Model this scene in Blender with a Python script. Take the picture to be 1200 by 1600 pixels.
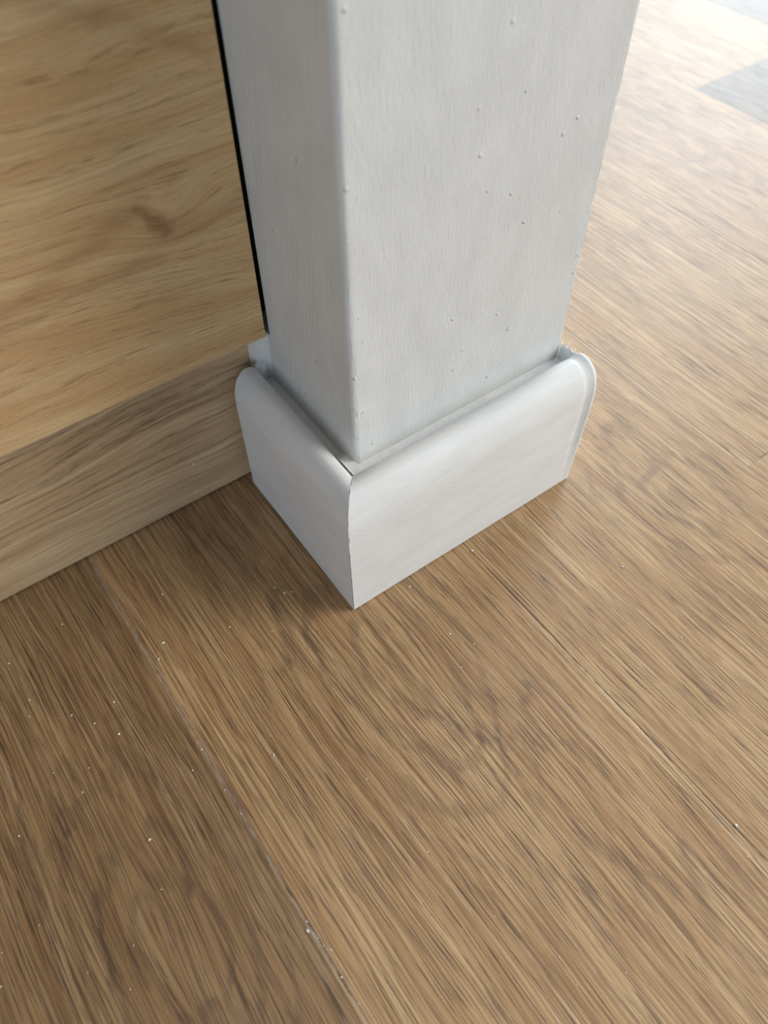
import bpy, bmesh, math, random
from mathutils import Vector, Matrix, noise

# ------------------------------------------------------------------ scene
for o in list(bpy.data.objects):
    bpy.data.objects.remove(o, do_unlink=True)
sc = bpy.context.scene
COL = sc.collection
K = 0.00125                      # metres per modelling unit (one unit = 1.25 mm)

# ---- camera
cam_d = bpy.data.cameras.new('camera')
cam = bpy.data.objects.new('camera', cam_d)
COL.objects.link(cam)
R = [[0.8136687213971947, -0.5813146395922896, -0.004062218056775424],
     [-0.4693596874145819, -0.6528098635490285, -0.5945929413331317],
     [0.3429937253798385, 0.48570831972366446, -0.8040166245179725]]
CP = Vector((-72.437, -122.378, 253.199)) * K
cam.matrix_world = Matrix((
    (R[0][0], -R[1][0], -R[2][0], CP.x),
    (R[0][1], -R[1][1], -R[2][1], CP.y),
    (R[0][2], -R[1][2], -R[2][2], CP.z),
    (0, 0, 0, 1)))
cam_d.sensor_fit = 'VERTICAL'
cam_d.sensor_height = 36.0
cam_d.sensor_width = 27.0
cam_d.lens = 1208.8 * 36.0 / 1600.0
cam_d.clip_start = 0.005
cam_d.clip_end = 50
cam_d.dof.use_dof = True
cam_d.dof.focus_distance = 262 * K
cam_d.dof.aperture_fstop = 9.0
sc.camera = cam

# ---- world: soft interior ambient
w = bpy.data.worlds.new('World')
sc.world = w
w.use_nodes = True
nt = w.node_tree
bg = nt.nodes['Background']
bg.inputs[0].default_value = (0.70, 0.83, 1.0, 1)
bg.inputs[1].default_value = 0.15

# ---- window daylight, an added left fill and ceiling bounce (soft area lights)
def area(name, az, el, dist, sx, sy, power, col):
    d = bpy.data.lights.new(name, 'AREA')
    d.shape = 'RECTANGLE'
    d.size, d.size_y = sx, sy
    d.energy = power
    d.color = col
    o = bpy.data.objects.new(name, d)
    COL.objects.link(o)
    a, e = math.radians(az), math.radians(el)
    v = Vector((math.cos(a) * math.cos(e), math.sin(a) * math.cos(e), math.sin(e)))
    o.location = v * dist
    o.rotation_euler = (-v).to_track_quat('-Z', 'Z').to_euler()
    return o
area('window_daylight', 30, 21, 3.2, 2.2, 1.6, 98, (0.82, 0.92, 1.0))
area('side_window_daylight', -32, 28, 2.6, 1.9, 1.5, 66, (1.0, 0.975, 0.935))
area('left_fill', 228, 11, 2.5, 1.8, 1.5, 23, (0.72, 0.86, 1.0))  # unseen fill added to lift the left faces and wood boards
area('ceiling_bounce', 60, 78, 2.4, 1.8, 1.8, 8, (0.88, 0.94, 1.0))

vs = sc.view_settings
vs.view_transform = 'Standard'
vs.look = 'None'
vs.gamma = 1.0
vs.exposure = 0.06
vs.use_curve_mapping = False

# ------------------------------------------------------------------ helpers
def put(o, label=None, cat=None, group=None, kind=None):
    if label: o['label'] = label
    if cat: o['category'] = cat
    if group: o['group'] = group
    if kind: o['kind'] = kind
    return o

def mesh_obj(name, verts, faces, mat, parent=None, smooth=False):
    me = bpy.data.meshes.new(name)
    me.from_pydata([(x * K, y * K, z * K) for x, y, z in verts], [], faces)
    me.validate()
    bm = bmesh.new()
    bm.from_mesh(me)
    bmesh.ops.recalc_face_normals(bm, faces=bm.faces)
    bm.to_mesh(me)
    bm.free()
    me.materials.append(mat)
    for p in me.polygons:
        p.use_smooth = smooth
    if smooth:
        try:
            me.set_sharp_from_angle(angle=math.radians(50))
        except Exception:
            pass
    o = bpy.data.objects.new(name, me)
    COL.objects.link(o)
    if parent: o.parent = parent
    return o

def nz(x, y=0.0, z=0.0):
    return noise.noise(Vector((x, y, z)))

def loft(rings, closed_ring=True, caps=True):
    """rings: list of equally long vertex lists"""
    V, F = [], []
    n = len(rings[0])
    for r in rings: V += r
    for i in range(len(rings) - 1):
        for j in range(n if closed_ring else n - 1):
            a, b = i * n + j, i * n + (j + 1) % n
            F.append((a, b, b + n, a + n))
    if caps:
        F.append(tuple(range(n - 1, -1, -1)))
        F.append(tuple(range((len(rings) - 1) * n, len(rings) * n)))
    return V, F

# ---- shader expressions
class S:
    """a socket with arithmetic"""
    nt = None
    def __init__(s, x): s.x = x
    @staticmethod
    def m(op, *a, clamp=False):
        n = S.nt.nodes.new('ShaderNodeMath')
        n.operation = op
        n.use_clamp = clamp
        for i, v in enumerate(a):
            if isinstance(v, S): S.nt.links.new(v.x, n.inputs[i])
            else: n.inputs[i].default_value = v
        return S(n.outputs[0])
    def __add__(a, b): return S.m('ADD', a, b)
    def __radd__(a, b): return S.m('ADD', b, a)
    def __sub__(a, b): return S.m('SUBTRACT', a, b)
    def __rsub__(a, b): return S.m('SUBTRACT', b, a)
    def __mul__(a, b): return S.m('MULTIPLY', a, b)
    def __rmul__(a, b): return S.m('MULTIPLY', b, a)
    def __truediv__(a, b): return S.m('DIVIDE', a, b)
def clamp01(a): return S.m('ADD', a, 0.0, clamp=True)
def ss(x, lo, hi, a=0.0, b=1.0):
    n = S.nt.nodes.new('ShaderNodeMapRange')
    n.interpolation_type = 'SMOOTHSTEP'
    S.nt.links.new(x.x, n.inputs[0])
    for i, v in enumerate((lo, hi, a, b)):
        if isinstance(v, S): S.nt.links.new(v.x, n.inputs[i + 1])
        else: n.inputs[i + 1].default_value = v
    return S(n.outputs[0])
def vec(x, y, z=0.0):
    n = S.nt.nodes.new('ShaderNodeCombineXYZ')
    for i, v in enumerate((x, y, z)):
        if isinstance(v, S): S.nt.links.new(v.x, n.inputs[i])
        else: n.inputs[i].default_value = v
    return S(n.outputs[0])
def noi(v, scale=1.0, detail=2.0, rough=0.5):
    n = S.nt.nodes.new('ShaderNodeTexNoise')
    S.nt.links.new(v.x, n.inputs['Vector'])
    n.inputs['Scale'].default_value = scale
    n.inputs['Detail'].default_value = detail
    n.inputs['Roughness'].default_value = rough
    return S(n.outputs[0])
def gauss(a, b, ra, rb):
    """exp(-(a/ra)^2-(b/rb)^2)"""
    p, q = a * (1.0 / ra), b * (1.0 / rb)
    return S.m('EXPONENT', (p * p + q * q) * -1.0)
def mixc(f, c1, c2, mode='MIX'):
    n = S.nt.nodes.new('ShaderNodeMix')
    n.data_type = 'RGBA'
    n.blend_type = mode
    n.clamp_factor = True
    for sock, v in ((n.inputs[0], f), (n.inputs[6], c1), (n.inputs[7], c2)):
        if isinstance(v, S): S.nt.links.new(v.x, sock)
        elif isinstance(v, tuple): sock.default_value = (*v, 1) if len(v) == 3 else v
        else: sock.default_value = v
    return S(n.outputs[2])
def scalec(c, f):
    n = S.nt.nodes.new('ShaderNodeVectorMath')
    n.operation = 'SCALE'
    S.nt.links.new(c.x, n.inputs[0])
    if isinstance(f, S): S.nt.links.new(f.x, n.inputs['Scale'])
    else: n.inputs['Scale'].default_value = f
    return S(n.outputs[0])
def srgb(r, g, b):
    f = lambda c: ((c / 255) / 12.92) if c / 255 <= 0.04045 else ((c / 255 + 0.055) / 1.055) ** 2.4
    return (f(r), f(g), f(b))

def new_mat(name):
    m = bpy.data.materials.new(name)
    m.use_nodes = True
    S.nt = m.node_tree
    bs = m.node_tree.nodes['Principled BSDF']
    tc = m.node_tree.nodes.new('ShaderNodeTexCoord')
    sp = m.node_tree.nodes.new('ShaderNodeSeparateXYZ')
    m.node_tree.links.new(tc.outputs['Object'], sp.inputs[0])
    return m, bs, S(sp.outputs[0]) / K, S(sp.outputs[1]) / K, S(sp.outputs[2]) / K
def setin(bs, name, v):
    if isinstance(v, S): S.nt.links.new(v.x, bs.inputs[name])
    else: bs.inputs[name].default_value = v
def bump(bs, h, dist, strength=1.0):
    n = S.nt.nodes.new('ShaderNodeBump')
    n.inputs['Distance'].default_value = dist
    n.inputs['Strength'].default_value = strength
    S.nt.links.new(h.x, n.inputs['Height'])
    S.nt.links.new(n.outputs[0], bs.inputs['Normal'])

def polyline(a, b, pts, wd):
    """1 along a hand-traced grain line, 0 away from it"""
    tot = None
    for (x0, y0), (x1, y1) in zip(pts[:-1], pts[1:]):
        dx, dy = x1 - x0, y1 - y0
        L2 = dx * dx + dy * dy
        t = clamp01(((a - x0) * dx + (b - y0) * dy) * (1 / L2))
        ex = a - x0 - t * dx
        ey = b - y0 - t * dy
        d = S.m('SQRT', ex * ex + ey * ey)
        m_ = ss(d, 0.0, wd, 1.0, 0.0)
        tot = m_ if tot is None else S.m('MAXIMUM', tot, m_)
    return tot

# ------------------------------------------------------------------ materials
SEAM0, PW = -70.2, 122.2
PHI = 0.00987

def floor_material():
    m, bs, x, y, z = new_mat('oak_plank_floor')
    c, s = math.cos(PHI), math.sin(PHI)
    u = x * c + y * s
    v = y * c - x * s
    k = (u - SEAM0) * (1 / PW)
    idx = S.m('FLOOR', k)
    fr = k - idx
    is_i = lambda n: S.m('COMPARE', idx, float(n), 0.1)
    vj = -900.0 + is_i(2) * (900.0 - 41.8) + is_i(4) * (900.0 + 194.0) + is_i(5) * 1240.0
    past = S.m('GREATER_THAN', v, vj)
    pid = idx * 2.0 + past
    off = pid * 7.31
    # waviness of the grain
    wob = (noi(vec(u * 0.03, v * 0.006, off), 1, 2) - 0.5) * 9.0
    # pinch of the grain round the knots
    kn = ((u + 105.7) * gauss(u + 105.7, v + 51.0, 7, 20) * -0.55)
    ww = u + wob + kn
    fine = noi(vec(ww * 1.5, v * 0.018, off), 1, 6, 0.70)
    comb = S.m('SINE', ww * 4.4 + noi(vec(ww * 0.25, v * 0.012, off + 5.0), 1, 3, 0.6) * 34.0)
    comb = ss(comb, 0.35, 1.0) * ss(noi(vec(ww * 0.6, v * 0.05, off + 15.0), 1, 3, 0.6), 0.42, 0.6)
    pores = noi(vec(ww * 1.9, v * 0.045, off + 9.0), 1, 3, 0.6)
    light = noi(vec(ww * 1.8, v * 0.017, off + 21.0), 1, 3, 0.6)
    band = noi(vec(ww * 0.13, v * 0.010, off + 33.0), 1, 3, 0.55)
    tick = noi(vec(ww * 1.5, v * 0.10, off + 41.0), 1, 3, 0.6)
    patch = noi(vec(u * 0.055, v * 0.028, off + 53.0), 1, 3, 0.55)
    # cathedral rings, each plank round its own heart
    cu = is_i(-1) * -104.0 + is_i(0) * -2.0 + is_i(1) * 139.0 + is_i(2) * 260.0 + is_i(3) * 352.0 + is_i(4) * 500.0
    cv = is_i(-1) * -62.0 + is_i(0) * -22.0 + is_i(1) * -36.0 + is_i(2) * 300.0 + is_i(3) * 175.0 + is_i(4) * 380.0
    du = (u - cu)
    dv = (v - cv) * 0.42
    rr = S.m('SQRT', du * du + dv * dv + 9.0) + (noi(vec(u * 0.045, v * 0.022, off + 71.0), 1, 3, 0.55) - 0.5) * 22.0
    ring = S.m('SINE', rr * (6.2832 / 8.0))
    ring = ss(ring, 0.2, 0.95) * ss(rr, 14.0, 52.0, 1.0, 0.0)
    ring = ring * ss(noi(vec(u * 0.06, v * 0.04, off + 80.0), 1, 2), 0.35, 0.6, 0.35, 1.0)
    # traced dark figures
    jx = (noi(vec(u * 0.5, v * 0.12, 3.0), 1, 3, 0.6) - 0.5)
    a, b = u + jx * 7.0, v + jx * 16.0
    fig = polyline(a, b, [(32.2, -60.1), (24.1, -65.8), (19.1, -54.9)], 3.4)
    for pts, wd in (
        ([(2.4, -52.7), (-5.7, -45.4), (-6.9, -35.9)], 3.2),
        ([(19.0, -72.0), (9.0, -68.0), (2.0, -58.0)], 5.0),
        ([(29.0, -88.5), (29.5, -83.5), (20.7, -75.8)], 3.0),
        ([(-22.2, 24.4), (-20.4, 4.7), (-17.6, -3.8)], 4.5),
        ([(-26.8, 7.8), (-32.0, -6.0), (-40.0, -2.0)], 2.6),
        ([(12.0, -104.9), (15.0, -116.0), (22.6, -134.0)], 4.2),
        ([(34.0, -128.0), (23.4, -150.0), (28.0, -165.0)], 3.6),
        ([(-3.0, -109.0), (5.0, -123.0)], 3.0),
        ([(-94.1, -48.9), (-90.7, -38.2)], 3.0),
        ([(-106.0, -51.0), (-104.0, -43.0)], 2.4),
        ([(-121.6, -62.0), (-118.5, -17.6), (-117.0, 0.0)], 3.6),
        ([(-133.0, -30.0), (-126.7, 3.1)], 3.2)):
        fig = S.m('MAXIMUM', fig, polyline(a, b, pts, wd))
    # colour
    base = mixc(ss(band, 0.34, 0.66), srgb(180, 143, 100), srgb(199, 165, 120))
    base = mixc(ss(noi(vec(ww * 0.5, v * 0.015, off + 90.0), 1, 2), 0.5, 0.75, 0.0, 0.30), base, srgb(176, 134, 94))
    base = mixc(ss(fine, 0.36, 0.60, 0.72, 0.0), base, srgb(114, 82, 52))
    base = mixc(ss(light, 0.55, 0.72, 0.0, 0.55), base, srgb(222, 196, 163))
    base = mixc(comb * 0.45, base, srgb(104, 77, 53))
    dark = ss(pores, 0.54, 0.64) * ss(patch, 0.30, 0.60, 0.55, 1.0)
    base = mixc(dark * 0.75, base, srgb(84, 64, 50))
    grey = clamp01(ring * 0.52 + ss(patch, 0.58, 0.76, 0.0, 0.3) + fig * 0.5)
    grey = grey * ss(tick, 0.40, 0.58, 0.25, 1.0)
    base = mixc(grey, base, srgb(108, 84, 64))
    # plank tint; the browner left plank is darkened further for its shade
    tint = 1.0 - is_i(-1) * 0.30 + is_i(2) * 0.03
    base = scalec(base, tint)
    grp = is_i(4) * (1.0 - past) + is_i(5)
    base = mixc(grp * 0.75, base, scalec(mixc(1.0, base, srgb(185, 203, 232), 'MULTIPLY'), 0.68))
    # seams
    du_ = S.m('MINIMUM', fr, 1.0 - fr) * PW
    wav = noi(vec(u * 0.2, v * 0.2, 1.0), 1, 2)
    seam = ss(du_, 0.12, 0.42, 1.0, 0.0)
    dj = S.m('ABSOLUTE', v - vj)
    seam = S.m('MAXIMUM', seam, ss(dj, 0.15, 0.55, 1.0, 0.0))
    near0 = ss(S.m('ABSOLUTE', u - SEAM0), 4.0, 5.0, 1.0, 0.0)
    near2 = ss(S.m('ABSOLUTE', u - SEAM0 - 2 * PW), 4.0, 5.0, 1.0, 0.0)
    dusty = clamp01(near0 * ss(noi(vec(v * 0.08, 5.0, 0.0), 1, 3), 0.35, 0.6) + near2 * 0.8)
    base = mixc(seam * ss(wav, 0.35, 0.6, 0.15, 0.8), base, mixc(dusty, srgb(70, 54, 42), srgb(160, 150, 142)))
    # faint whitish dust smear along the first seam
    base = mixc(near0 * ss(du_, 0.0, 1.3, 0.35, 0.0) * ss(noi(vec(u * 0.9, v * 0.3, 0.0), 1, 3), 0.42, 0.62), base, srgb(176, 166, 158))
    setin(bs, 'Base Color', base)
    setin(bs, 'Roughness', 0.46 + (fine - 0.5) * 0.15)
    setin(bs, 'Specular IOR Level', 0.5)
    h = fine * 0.8 - dark * 0.7 - ss(du_, 0.0, 0.8, 1.0, 0.0) * 1.5 + noi(vec(u, v, 0.0), 2.2, 2) * 0.15
    bump(bs, h, 0.00016, 0.8)
    return m

def wood_panel_material(name, upper):
    m, bs, x, y, z = new_mat(name)
    if upper:
        g = z + x * 0.10 * ss(z, 76.0, 100.0) * ss(z, 125.0, 155.0, 1.0, -0.3) + (noi(vec(x * 0.015, z * 0.03, 4.0), 1, 2) - 0.5) * 10.0
        # the grain swirls under the knot
        g = g + gauss(x + 8.0, z - 129.0, 13, 8) * 8.0
    else:
        g = z + (noi(vec(x * 0.022, z * 0.03, 8.0), 1, 2) - 0.5) * 9.0
        g = g + gauss(x + 84.0, z - 48.0, 30, 12) * 7.0
    sd = 3.0 if upper else 47.0
    fine = noi(vec(x * 0.030, g * 1.1, sd), 1, 5, 0.6)
    band = noi(vec(x * 0.010, g * 0.11, sd + 5), 1, 3, 0.5)
    dash = noi(vec(x * 0.11, g * 2.6, sd + 9), 1, 2, 0.6)
    line = noi(vec(x * 0.012, g * 0.42, sd + 13), 1, 2, 0.5)
    micro = noi(vec(x * 0.5, g * 2.2, sd + 17), 1, 3, 0.6)
    if upper:
        base = mixc(ss(band, 0.36, 0.64), srgb(202, 163, 114), srgb(216, 184, 136))
        base = mixc(ss(fine, 0.38, 0.62, 0.30, 0.0), base, srgb(165, 128, 86))
        dk = ss(line, 0.50, 0.60) * ss(line, 0.60, 0.70, 1.0, 0.0)
        base = mixc(dk * ss(dash, 0.46, 0.62) * 0.55, base, srgb(128, 96, 64))
        base = mixc(ss(dash, 0.56, 0.72, 0.0, 0.25), base, srgb(138, 105, 70))
        jx = noi(vec(x * 0.06, z * 0.08, 2.0), 1, 3) - 0.5
        a, b = x + jx * 10.0, z + jx * 10.0
        k1 = polyline(a, b, [(-64, 118), (-42.1, 124.4), (-25.4, 132.4), (-15.6, 135.4), (-14.0, 130.0), (-9.2, 123.5), (3.6, 124.4), (15.8, 128.0)], 5.5)
        k2 = polyline(a, b, [(-17.0, 135.0), (-14.5, 130.0), (-10, 125.5)], 3.0)
        k3 = polyline(a, b, [(-75, 112), (-45, 117), (-15, 118)], 3.5)
        k4 = polyline(a, b, [(-60, 196), (-30, 188), (12, 168)], 4.0)
        k = ss(noi(vec(x * 0.05, g * 0.35, 12.0), 1, 3), 0.3, 0.6, 0.5, 1.15) * clamp01(k1 * 0.36 + k2 * 0.45 + k3 * 0.35 + k4 * 0.32)
        base = mixc(k * ss(fine, 0.35, 0.6, 0.7, 1.0), base, srgb(142, 98, 62))
    else:
        base = mixc(ss(band, 0.36, 0.64), srgb(186, 157, 120), srgb(208, 180, 142))
        base = mixc(ss(fine, 0.38, 0.60, 0.5, 0.0), base, srgb(162, 132, 98))
        dk = ss(line, 0.50, 0.62) * ss(line, 0.62, 0.76, 1.0, 0.2)
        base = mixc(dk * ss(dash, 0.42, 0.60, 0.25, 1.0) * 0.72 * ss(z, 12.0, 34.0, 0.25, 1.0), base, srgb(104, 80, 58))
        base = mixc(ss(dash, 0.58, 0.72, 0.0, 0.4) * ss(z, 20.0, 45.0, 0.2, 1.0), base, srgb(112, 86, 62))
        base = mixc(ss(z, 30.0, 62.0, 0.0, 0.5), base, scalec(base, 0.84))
    base = mixc(ss(micro, 0.35, 0.65, 0.12, 0.0), base, srgb(120, 92, 64))
    setin(bs, 'Base Color', base)
    setin(bs, 'Roughness', 0.5)
    setin(bs, 'Specular IOR Level', 0.4)
    bump(bs, fine * 0.6 - ss(dash, 0.55, 0.72) * 0.6 + micro * 0.3, 0.00010, 0.7)
    return m

def paint_material(name, col, mode):
    """mode: 'post' vertical brush marks, 'skx' brush marks along x, 'sky' along y, 'plain'"""
    m, bs, x, y, z = new_mat(name)
    if mode == 'post':
        st = noi(vec(x * 2.1, y * 1.7 + z * 0.22, z * 0.035), 1, 4, 0.65)
        lw = noi(vec(x * 0.11, y * 0.11, z * 0.05), 1, 2)
    elif mode == 'skx':
        st = noi(vec(x * 0.035 , z * 1.5 + x * 0.05, y * 1.5), 1, 4, 0.65)
        lw = noi(vec(x * 0.04, y * 0.15, z * 0.15), 1, 2)
    elif mode == 'sky':
        st = noi(vec(y * 0.035, z * 1.5 - y * 0.02, x * 1.5), 1, 4, 0.65)
        lw = noi(vec(x * 0.15, y * 0.04, z * 0.15), 1, 2)
    else:
        st = noi(vec(x, y, z), 0.9, 4, 0.6)
        lw = noi(vec(x, y, z), 0.2, 2)
    peel = noi(vec(x, y, z), 0.9, 3, 0.55)
    vo = S.nt.nodes.new('ShaderNodeTexVoronoi')
    vo.inputs['Scale'].default_value = 0.105
    S.nt.links.new(vec(x, y * 1.0, z).x, vo.inputs['Vector'])
    nib = ss(S(vo.outputs['Distance']), 0.03, 0.085, 1.0, 0.0)
    c2 = tuple(min(1, q * 0.93) for q in col)
    base = mixc(ss(lw, 0.3, 0.7), col, c2)
    base = mixc(ss(st, 0.35, 0.7, 0.0, 0.15), base, tuple(q * 0.9 for q in col))
    setin(bs, 'Base Color', base)
    setin(bs, 'Roughness', 0.5)
    setin(bs, 'Specular IOR Level', 0.35)
    if mode == 'post':
        h = st * 1.25 + peel * 0.5 + nib * 1.8
    elif mode == 'plain':
        h = st * 1.5
    else:
        h = st * 0.9 + peel * 0.25 + nib * 0.5
    bump(bs, h, 0.00034 if mode == 'post' else 0.00026, 0.85)
    return m

def flat_material(name, col, rough=0.6):
    m, bs, x, y, z = new_mat(name)
    n = noi(vec(x, y, z), 0.8, 3, 0.6)
    setin(bs, 'Base Color', mixc(ss(n, 0.3, 0.7), col, tuple(q * 0.85 for q in col)))
    setin(bs, 'Roughness', rough)
    return m

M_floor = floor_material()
M_panel = wood_panel_material('honey_wood_laminate', True)
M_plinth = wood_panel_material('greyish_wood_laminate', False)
M_post = paint_material('white_post_paint', (0.70, 0.705, 0.685), 'post')
M_skx = paint_material('white_skirting_paint_front', (0.77, 0.775, 0.755), 'skx')
M_sky = paint_material('white_skirting_paint_side', (0.78, 0.79, 0.79), 'sky')
M_caulk = paint_material('white_caulk', (0.86, 0.87, 0.86), 'plain')
M_dark = flat_material('gap_dark_fill', (0.05, 0.04, 0.035), 0.9)  # near-black, keeps the gap beside the panel dark
M_crumb = flat_material('paint_flake', (0.85, 0.85, 0.83))

# ------------------------------------------------------------------ floor
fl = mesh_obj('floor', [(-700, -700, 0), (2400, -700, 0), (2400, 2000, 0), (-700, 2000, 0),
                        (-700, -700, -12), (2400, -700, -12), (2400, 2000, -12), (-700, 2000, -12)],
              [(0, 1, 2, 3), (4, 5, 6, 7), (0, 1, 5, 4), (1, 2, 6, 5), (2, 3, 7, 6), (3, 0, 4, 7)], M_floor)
put(fl, kind='structure')

# ------------------------------------------------------------------ post
TX, TY, WP = 15.95, 19.24, 108.1
YB, YG, YE = 84.0, 70.6, 140.0
def post_mesh():
    rings = []
    zs = []
    z = 0.0
    while z < 260: zs.append(z); z += 0.8
    while z < 960: zs.append(z); z += 20
    for z in zs:
        lo = max(0.0, min(1.0, (150 - z) / 90.0))              # ragged paint gets stronger towards the foot
        r = 1.1 + 0.8 * max(0.0, min(1.0, (z - 60) / 120.0))
        e = (0.10 + 0.26 * lo) * (nz(z * 0.28, 3.1) + 0.6 * nz(z * 0.9, 8.0))
        ridge = 0.22 * lo + 0.5 * lo * max(0.0, nz(z * 0.55, 1.7))
        ring = []
        # left face from back to front
        back = YG if z > 74.0 else YB  # rebate shaped so the gap beside the panel falls dark
        ring.append((TX, back, z))
        for q in (60, 45, 30): ring.append((TX + 0.10 * nz(z * 0.03, q * 0.1), q, z))
        ring.append((TX, TY + r + 1.5, z))
        for i in range(7):
            t = i / 6 * math.pi / 2
            ring.append((TX + r - r * math.cos(t) + e * 0.5 * math.sin(2 * t), TY + r - r * math.sin(t) - abs(e) * 0.4 * math.sin(2 * t), z))
        ring.append((TX + r + 0.6, TY - ridge, z))
        ring.append((TX + r + 1.3, TY + 0.02, z))
        for q in (35, 50, 65, 80, 95): ring.append((q, TY + 0.08 * nz(z * 0.03, q), z))
        er = 0.35 * (nz(z * 0.22, 21.0) + 0.5 * nz(z * 0.7, 5.0)) + 0.25 * math.copysign(1, nz(z * 0.06, 31.0)) * 0.5
        ring.append((WP - 1.4, TY + 0.05, z))
        ring.append((WP - 0.4, TY - 0.05 * er, z))
        ring.append((WP + er, TY + 0.5, z))
        ring.append((WP, TY + 2, z))
        ring.append((WP, YE, z))
        ring.append((TX + 14, YE, z))
        ring.append((TX + 14, back, z))
        rings.append(ring)
    return loft(rings)
V_, F_ = post_mesh()
post = mesh_obj('post', V_, F_, M_post, smooth=True)
put(post, 'tall square white painted post with brush marks and paint nibs, standing inside the white skirting', 'post')
# filler closing the back corner between post and plinth board, below the upper panel
fz, fr_ = 52.0, []
while fz <= 90:
    w_ = 0.4 * nz(fz * 0.35, 4.0)
    fr_.append([(TX - 0.02, 72.5 + w_, fz), (TX - 2.4 + w_ * 0.4, 75.6, fz), (10.9 + w_ * 0.3, 79.5, fz), (10.9, 80.0, fz), (TX - 0.02, 80.3, fz)])
    fz += 1.0
V_, F_ = loft([r for r in fr_ if r[0][2] <= 73.5])
fil = mesh_obj('filler', V_, F_, M_post, post, True)

# small lumps of paint standing on the post
def blob(cx, cy, cz, rx, ry, rz, seed, sub=3, amp=0.35):
    bm = bmesh.new()
    bmesh.ops.create_icosphere(bm, subdivisions=sub, radius=1.0)
    V, F = [], []
    for v in bm.verts:
        n = 1 + amp * noise.noise(v.co * 1.7 + Vector((seed, seed * 2, 0)))
        V.append((cx + v.co.x * rx * n, cy + v.co.y * ry * n, cz + v.co.z * rz * n))
    for f in bm.faces: F.append(tuple(v.index for v in f.verts))
    bm.free()
    return V, F
NF = [(71.8, 160.4, 0.4), (20.0, 149.6, 0.23), (20.4, 105.4, 0.27), (19.9, 77.3, 0.35), (23.1, 60.8, 0.42), (78.8, 82.4, 0.32),
      (55.9, 75.4, 0.48), (59.1, 82.1, 0.31), (42.8, 83.4, 0.2), (66.1, 75.0, 0.27), (72.2, 63.2, 0.51), (19.4, 114.2, 0.22),
      (41.1, 144.1, 0.16), (35.5, 163.5, 0.15), (46.9, 173.8, 0.14), (93.3, 119.4, 0.24), (28.1, 126.7, 0.17), (77.8, 66.8, 0.34),
      (48.8, 108.6, 0.23), (85.4, 93.7, 0.21), (87.2, 139.3, 0.22), (57.0, 132.9, 0.17), (17.3, 93.1, 0.55), (16.9, 139.4, 0.34),
      (16.8, 123.4, 0.3), (16.9, 80.5, 0.3)]
NL = [(48.7, 119.9, 0.23), (61.7, 97.3, 0.2), (44.2, 75.5, 0.32), (45.9, 82.1, 0.21), (46.4, 97.3, 0.2), (32.2, 122.2, 0.17), (57.4, 163.2, 0.24)]
for i, (x_, z_, r_) in enumerate(NF):
    V_, F_ = blob(x_, TY + 0.02, z_, r_ * 0.8, r_ * 0.8, r_ * 1.25, i * 1.3, 2, 0.4)
    mesh_obj('paint_nib', V_, F_, M_post, post, True)
for i, (y_, z_, r_) in enumerate(NL):
    V_, F_ = blob(TX + 0.02, y_, z_, r_ * 0.7, r_ * 0.8, r_ * 1.3, i * 2.3, 2, 0.4)
    mesh_obj('paint_nib', V_, F_, M_post, post, True)
# ------------------------------------------------------------------ skirting boards
SX = TX / TY
W, DL, W1 = 108.2, 74.7, 109.6
# profile: (depth behind the outer face, height)
PROF = [(0.0, 0.5), (0.0, 12), (0.0, 24), (0.0, 34), (0.0, 42), (0.02, 46), (0.12, 49), (0.35, 51.5), (0.8, 53.8), (1.5, 55.9),
        (2.5, 57.8), (3.8, 59.3), (5.3, 60.5), (7.0, 61.2), (8.8, 61.2), (10.6, 60.5), (12.4, 59.0), (14.0, 57.0), (15.3, 54.4), (16.2, 51.4), (17.0, 47.5)]
def skirt_front():
    rings = []
    prof = PROF + [(TY - 0.05, 46.5), (TY - 0.05, 0.25)]
    N = 64
    for i in range(N + 1):
        t = i / N
        t = t if t < 0.9 else t
        ring = []
        for j, (a, z) in enumerate(prof):
            x0 = a * SX + 0.07 + 0.45 * max(0.0, nz(z * 0.30, a * 0.3, 5.0))
            lean = (W1 - W) * min(1.0, z / 48.0)
            xe = W + lean + (0.35 * nz(z * 0.25, 9.0) if 14 < z else 0)
            # denser stations near the cut end
            tt = 1 - (1 - t) ** 1.6
            x = x0 + (xe - x0) * tt
            d = xe - x
            up = max(0.0, min(1.0, (z - 8) / 14.0)) * max(0.0, min(1.0, (W - a * 0) / 1))
            rim = 0.0
            if a < 16:
                rim = up * (-0.75 * math.exp(-((d - 0.9) / 1.1) ** 2) + 0.35 * math.exp(-((d - 4.2) / 0.9) ** 2))
            wv = 0.10 * nz(x * 0.05, z * 0.08, 2.0)
            # push along the outward normal (approx: -y low down, +z on the crown)
            f = min(1.0, a / 9.0)
            ragged = 0.25 * max(0, nz(z * 0.5, 4.4)) * math.exp(-(x - x0) / 0.9) if a < 17 else 0
            yy = a + (rim + wv) * (1 - f) - ragged * (1 - f)
            zz = z - (rim + wv) * f * (0 if z < 1 else 1)
            if a > 17.5: yy, zz = a, z
            ring.append((x, yy, zz))
        rings.append(ring)
    return loft(rings)
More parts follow.
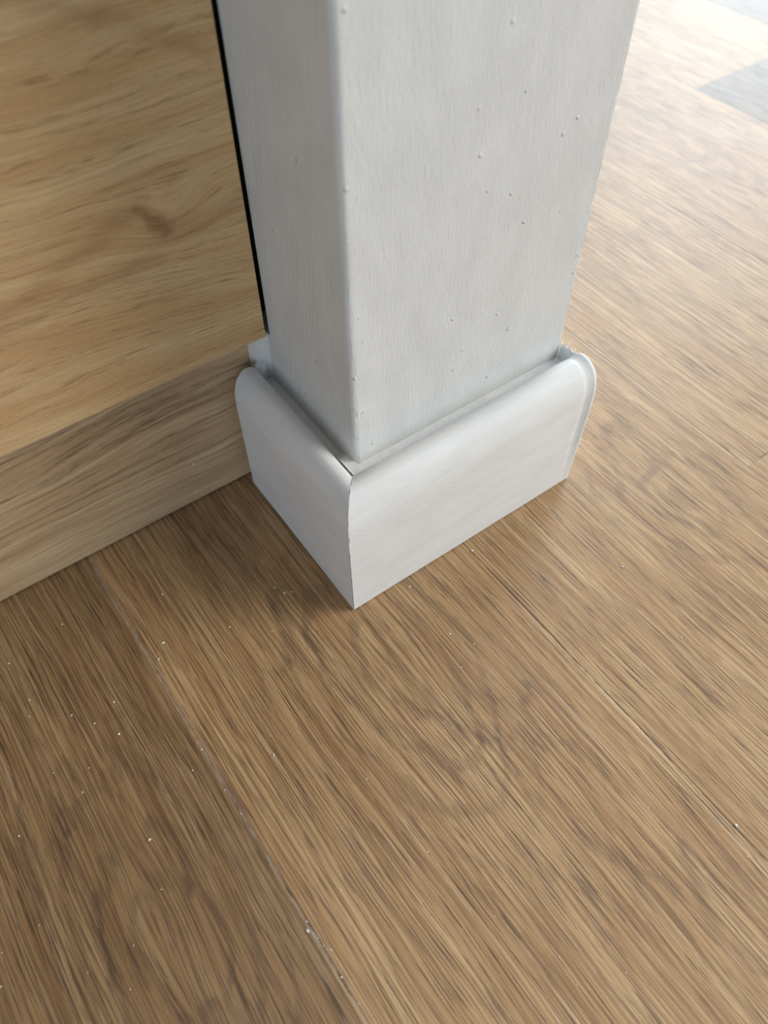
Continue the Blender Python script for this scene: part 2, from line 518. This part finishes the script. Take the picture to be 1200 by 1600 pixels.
def skirt_side():
    rings = []
    prof = [(a * SX if a > 0 else a, z) for a, z in PROF[:-4]] + [(11.6, 55.6), (12.2, 52.0), (12.4, 46.0)] + [(TX - 0.05, 45.5), (TX - 0.05, 0.25)]
    N = 40
    for i in range(N + 1):
        t = i / N
        ring = []
        for a, z in prof:
            y0 = a / SX + 0.07 + 0.25 * max(0.0, nz(z * 0.4, a * 0.3, 15.0))
            y = y0 + (DL - y0) * t
            wv = 0.10 * nz(y * 0.05, z * 0.08, 7.0)
            f = min(1.0, a / 8.0)
            ragged = 0.25 * max(0, nz(z * 0.5, 1.4)) * math.exp(-(y - y0) / 0.9)
            xx = a + (wv - ragged) * (1 - f)
            zz = z - (wv * f if z > 1 else 0)
            if a > TX - 0.5: xx, zz = a, z
            ring.append((xx, y, zz))
        rings.append(ring)
    return loft(rings)
V_, F_ = skirt_front()
skf = mesh_obj('skirting_board', V_, F_, M_skx, smooth=True)
put(skf, 'longer white rounded skirting board on the bright front face of the post', 'skirting board', kind='thing')
V_, F_ = skirt_side()
sks = mesh_obj('skirting_board', V_, F_, M_sky, smooth=True)
put(sks, 'shorter shaded white skirting board on the left face of the post beside the plinth', 'skirting board', kind='thing')

# caulk beads in the valley between skirting and post
def bead(along, lo, hi, a0, z0, a1, z1, seed, amp):
    rings = []
    n = int((hi - lo) / 1.2)
    for i in range(n + 1):
        q = lo + (hi - lo) * i / n
        e = amp * (nz(q * 0.12, seed) + 0.5 * nz(q * 0.5, seed + 3))
        pts = [(a0, z0 - 1.2), (a0, z0 + e * 0.5), ((a0 * 2 + a1) / 3, (z0 * 2 + z1) / 3 - 0.3 + e * 0.3),
               ((a0 + 2 * a1) / 3, (z0 + 2 * z1) / 3 - 0.3 + e * 0.3), (a1 - 0.12, z1 + e), (a1 + 0.05, z1 - 0.3 + e), (a1 + 0.05, z0 - 1.2)]
        if along == 'x': rings.append([(q, a, z) for a, z in pts])
        else: rings.append([(a, q, z) for a, z in pts])
    return loft(rings)
V_, F_ = bead('x', TX - 3.5, W - 0.6, 14.6, 55.2, TY, 50.6, 4.0, 0.3)
mesh_obj('caulk_bead', V_, F_, M_caulk, skf, True)
V_, F_ = bead('y', TY - 5.0, DL + 1.0, 12.0, 53.6, TX, 48.4, 9.0, 0.3)
V_ = [(a, b, c_ + (3.4 if c_ > 46.0 else 0) * max(0.0, min(1.0, (29 + 2 * nz(b, 3) - b) / 6.0))) for a, b, c_ in V_]
mesh_obj('caulk_bead', V_, F_, M_caulk, sks, True)

# uneven ridge of paint down the mitre, and its hairline crack
rid = []
for i in range(90):
    q = i / 89
    pp = q * (len(PROF) - 2)
    k_ = int(pp); f_ = pp - k_
    if q < 0.02: continue
    a_ = PROF[k_][0] * (1 - f_) + PROF[k_ + 1][0] * f_
    z_ = PROF[k_][1] * (1 - f_) + PROF[k_ + 1][1] * f_
    if z_ < 22 and a_ < 0.5: continue
    r_ = max(0.02, 0.09 + 0.34 * nz(i * 0.23, 2.0) + 0.12 * nz(i * 0.9, 6.0))
    cx, cy = a_ * SX - 0.02, a_ - 0.05 + 0.1 * nz(i * 0.3, 9.0)
    rid.append([(cx + r_ * math.cos(t) * 1.1, cy + r_ * math.sin(t) * 1.1, z_ + 0.5 * r_ * math.sin(t + 1)) for t in (0, 1.05, 2.1, 3.14, 4.19, 5.24)])
V_, F_ = loft(rid)
mesh_obj('paint_ridge', V_, F_, M_caulk, skf, True)
# torn caulk tuft at the cut end
def join(parts):
    V, F = [], []
    for v, f in parts:
        o = len(V)
        V += v
        F += [tuple(i + o for i in q) for q in f]
    return V, F
def fibre(p0, p1, p2, r):
    rings = []
    for i in range(8):
        t = i / 7
        p = Vector(p0) * (1 - t) ** 2 + Vector(p1) * 2 * t * (1 - t) + Vector(p2) * t * t
        rr = r * (1 - 0.8 * t)
        rings.append([(p.x + rr * math.cos(k * math.pi / 3), p.y + rr * math.sin(k * math.pi / 3) * 0.7, p.z + rr * math.sin(k * math.pi / 3)) for k in range(6)])
    return loft(rings)
# a thin torn sheet standing on the end of the crown
sheet = []
prof = [(10.5, 59.5, 60.6), (12.0, 57.6, 60.0), (13.6, 56.0, 59.4), (15.0, 54.6, 60.1), (16.5, 53.4, 59.3), (17.8, 52.4, 60.2), (19.1, 50.5, 59.2)]
rings = []
for y_, zb, zt in prof:
    rings.append([(W - 0.6, y_, zb - 1), (W + 1.0, y_, zb - 1), (W + 1.2, y_, zt - 0.5), (W + 0.7, y_, zt), (W + 0.1, y_, zt - 0.7), (W - 1.0, y_, zb + 0.6)])
sheet.append(loft(rings))
sheet.append(fibre((W + 0.8, 17.8, 59.5), (W + 1.4, 16.8, 60.8), (W + 2.9, 17.0, 60.9), 0.34))
sheet.append(fibre((W + 0.7, 12.6, 59.5), (W + 0.9, 12.4, 60.6), (W + 0.5, 12.9, 61.6), 0.28))
sheet.append(fibre((W + 0.7, 18.9, 59.0), (W + 0.9, 19.3, 60.2), (W + 0.3, 19.6, 60.9), 0.3))
sheet.append(blob(W + 0.4, 14.5, 57.2, 0.8, 1.5, 1.2, 2.0))
V_, F_ = join(sheet)
mesh_obj('torn_caulk', V_, F_, M_caulk, skf, True)
# ragged ledge of paint at the back end of the left skirting
V_, F_ = join([blob(12.6, 76.2, 55.4, 3.4, 2.8, 4.2, 5.0, 3, 0.3)])
mesh_obj('torn_caulk', V_, F_, M_caulk, sks, True)

# ------------------------------------------------------------------ wood boards
def board(name, x0, x1, y0, y1, z0, z1, ch, mat, nseg=1, rag=0.0, seed=0.0):
    """upright board with a small chamfer round its front edges"""
    rings = []
    n = nseg
    def outline(i):
        c0 = ch
        L = []
        for k in range(n + 1):
            t = k / n
            L.append((t,))
        return L
    V, F = [], []
    bm = bmesh.new()
    bmesh.ops.create_cube(bm, size=1.0)
    for v in bm.verts:
        v.co = Vector((x0 if v.co.x < 0 else x1, y0 if v.co.y < 0 else y1, z0 if v.co.z < 0 else z1))
    ed = [e for e in bm.edges if all(abs(v.co.y - y0) < 1e-4 for v in e.verts)]
    bmesh.ops.bevel(bm, geom=ed, offset=ch, segments=2, profile=0.6, affect='EDGES')
    if nseg > 1:
        lo = [e for e in bm.edges if abs(e.verts[0].co.x - e.verts[1].co.x) > (x1 - x0) * 0.8]
        bmesh.ops.subdivide_edges(bm, edges=lo, cuts=nseg, use_grid_fill=True)
        for v in bm.verts:
            if v.co.z < z0 + ch + 0.2 and v.co.x > x0 + 1:
                v.co.z += rag * (nz(v.co.x * 0.5, seed) + 0.4 * nz(v.co.x * 1.7, seed))
    bm.verts.index_update()
    V = [tuple(v.co) for v in bm.verts]
    F = [tuple(v.index for v in f.verts) for f in bm.faces]
    bm.free()
    return mesh_obj(name, V, F, mat, smooth=False)
pn = board('wood_panel', -420, 14.42, 70.5, 79.8, 74.6, 960, 0.22, M_panel, 200, 0.16, 3.0)
put(pn, 'large honey-coloured wood grain panel hanging over the plinth, left of the white post', 'panel')
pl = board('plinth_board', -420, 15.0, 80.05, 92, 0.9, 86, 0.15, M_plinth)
put(pl, 'lower greyish-brown wood grain plinth board standing on the floor, set back under the honey panel', 'board')
for i, (px, pz, r) in enumerate([(-20.6, 21.6, 0.5), (-22.5, 5.2, 0.42), (-19.3, 13.7, 0.22)]):
    V_, F_ = blob(px, 80.0, pz, r * 1.4, 0.12, r * 0.6, i + 3.0, 2)
    mesh_obj('paint_speck', V_, F_, M_crumb, pl, True)
bk = mesh_obj('gap_sheet', [(-420, 92.2, 0), (29.5, 92.2, 0), (29.5, 96, 0), (-420, 96, 0), (-420, 92.2, 960), (29.5, 92.2, 960), (29.5, 96, 960), (-420, 96, 960)],
              [(0, 1, 2, 3), (4, 5, 6, 7), (0, 1, 5, 4), (1, 2, 6, 5), (2, 3, 7, 6), (3, 0, 4, 7)], M_dark)
bk.name = 'gap_dark_back'  # unseen dark sheet added behind the panel gap so it reads black
put(bk, kind='structure')

# ------------------------------------------------------------------ paint crumbs on the floor
CR = {
'seam': [(-76.3, -18.4, 0.31), (-70.8, -11.0, 0.21), (-70.6, -13.9, 0.32), (-70.8, -30.1, 0.26), (-70.1, -39.7, 0.2), (-69.5, -77.5, 0.28), (-69.2, -83.0, 0.19), (-68.9, -85.6, 0.18), (-67.7, -87.8, 0.28), (-68.9, -95.2, 0.32), (-68.8, -98.6, 0.13), (-68.6, -103.1, 0.18)],
'left': [(-112.0, 53.9, 0.29), (-111.0, 36.3, 0.33), (-113.1, 30.5, 0.27), (-90.6, 57.8, 0.35), (-105.1, 24.2, 0.16), (-101.2, 22.5, 0.33), (-86.5, 44.9, 0.17), (-96.0, 15.2, 0.33), (-87.5, 18.6, 0.44), (-90.8, 7.0, 0.43), (-101.9, 8.6, 0.16), (-103.5, 2.1, 0.26), (-113.7, 7.4, 0.21), (-108.3, -4.1, 0.31), (-129.6, -5.2, 0.3), (-113.3, -53.7, 0.23), (-100.3, -44.9, 0.19), (-118.7, -63.1, 0.22), (-126.8, -52.4, 0.18), (-147.9, -41.5, 0.27), (-144.9, -33.4, 0.18), (-112.6, -74.2, 0.13), (-133.6, -32.8, 0.19), (-119.3, 34.4, 0.16)],
'shade': [(-54.9, 47.9, 0.42), (-67.8, 24.3, 0.4), (-41.0, 20.8, 0.35), (-18.9, 25.8, 0.36), (-14.6, 20.3, 0.36), (-29.3, 10.2, 0.23)],
'mid': [(-49.8, -23.2, 0.21), (-47.8, -60.9, 0.2), (-28.9, -83.0, 0.2), (-56.6, -76.4, 0.19), (-31.6, -53.8, 0.26), (-14.3, -51.0, 0.21), (-8.1, -50.9, 0.22), (1.0, -53.6, 0.16), (18.0, -41.2, 0.28), (22.9, -28.5, 0.35), (28.9, -26.7, 0.24), (27.3, -36.7, 0.29), (-16.4, -53.8, 0.16), (-23.9, -108.5, 0.19), (-33.8, -105.6, 0.14), (-9.8, -127.9, 0.14), (-15.6, -127.1, 0.18), (-16.4, -135.0, 0.18), (-3.0, -140.9, 0.18), (35.7, -113.3, 0.25), (24.3, -128.6, 0.19), (-22.9, -75.4, 0.15)],
'right': [(90.2, -78.4, 0.38), (49.6, -140.9, 0.24), (121.0, -61.9, 0.25), (53.4, -78.1, 0.22)],
}
LAB = {
'seam': ('tiny white paint crumb lying on the dusty plank seam that starts at the plinth', 'paint crumbs along the dusty seam'),
'left': ('tiny white paint crumb on the darkest brown floor plank, left of the dusty seam', 'paint crumbs on the dark left plank'),
'shade': ('small white paint crumb on the shaded floor between plinth, dusty seam and post', 'paint crumbs in the shade by the post'),
'mid': ('tiny white paint crumb on the open middle plank in front of the post', 'paint crumbs on the middle plank'),
'right': ('small white paint crumb on the lighter floor at the lower right', 'paint crumbs at the lower right'),
}
protos = []
for i in range(5):
    random.seed(i)
    V_, F_ = blob(0, 0, 0, 1.0, 0.6 + 0.3 * random.random(), 0.5, i * 3.1, 2, 0.7)
    me = bpy.data.meshes.new('paint_crumb')
    me.from_pydata([(a * K, b * K, c_ * K) for a, b, c_ in V_], [], F_)
    me.materials.append(M_crumb)
    zmin = min(v.co.z for v in me.vertices)
    protos.append((me, zmin))
random.seed(4)
def crumb(x, y, r, label, group=None):
    me, zmin = random.choice(protos)
    o = bpy.data.objects.new('paint_crumb', me)
    COL.objects.link(o)
    o.scale = (r, r, r)
    o.rotation_euler = (0, 0, random.uniform(0, 6.28))
    o.location = (x * K, y * K, -zmin * r - 0.00001)
    put(o, label, 'paint crumb', group)
for key, lst in CR.items():
    for x_, y_, r_ in lst:
        crumb(x_, y_, r_, LAB[key][0], LAB[key][1])
crumb(-70.5, -79.8, 0.55, 'largest and brightest round white paint crumb, sitting on the dusty seam near the bottom')
crumb(-52.1, -29.5, 0.46, 'bright white paint crumb alone on the middle plank, just right of the dusty seam')
crumb(-97.0, -29.9, 0.48, 'brightest white paint crumb on the dark left plank, above its knot')
crumb(-63.7, 29.2, 0.58, 'largest white paint crumb in the shade between plinth board and post, beside the seam')
crumb(-17.1, 21.4, 0.52, 'white paint crumb with two fainter ones beside it, near the left skirting board')
crumb(52.6, -5.1, 0.50, 'white paint crumb just in front of the long front skirting board')
crumb(94.9, -44.6, 0.48, 'white paint crumb right of the post, level with the bottom corner of the skirting')
crumb(54.0, -132.9, 0.50, 'white paint crumb in the dark plank seam at the far right')
crumb(22.9, -3.9, 0.36, 'small flaked paint crumb touching the foot of the front skirting near its corner')
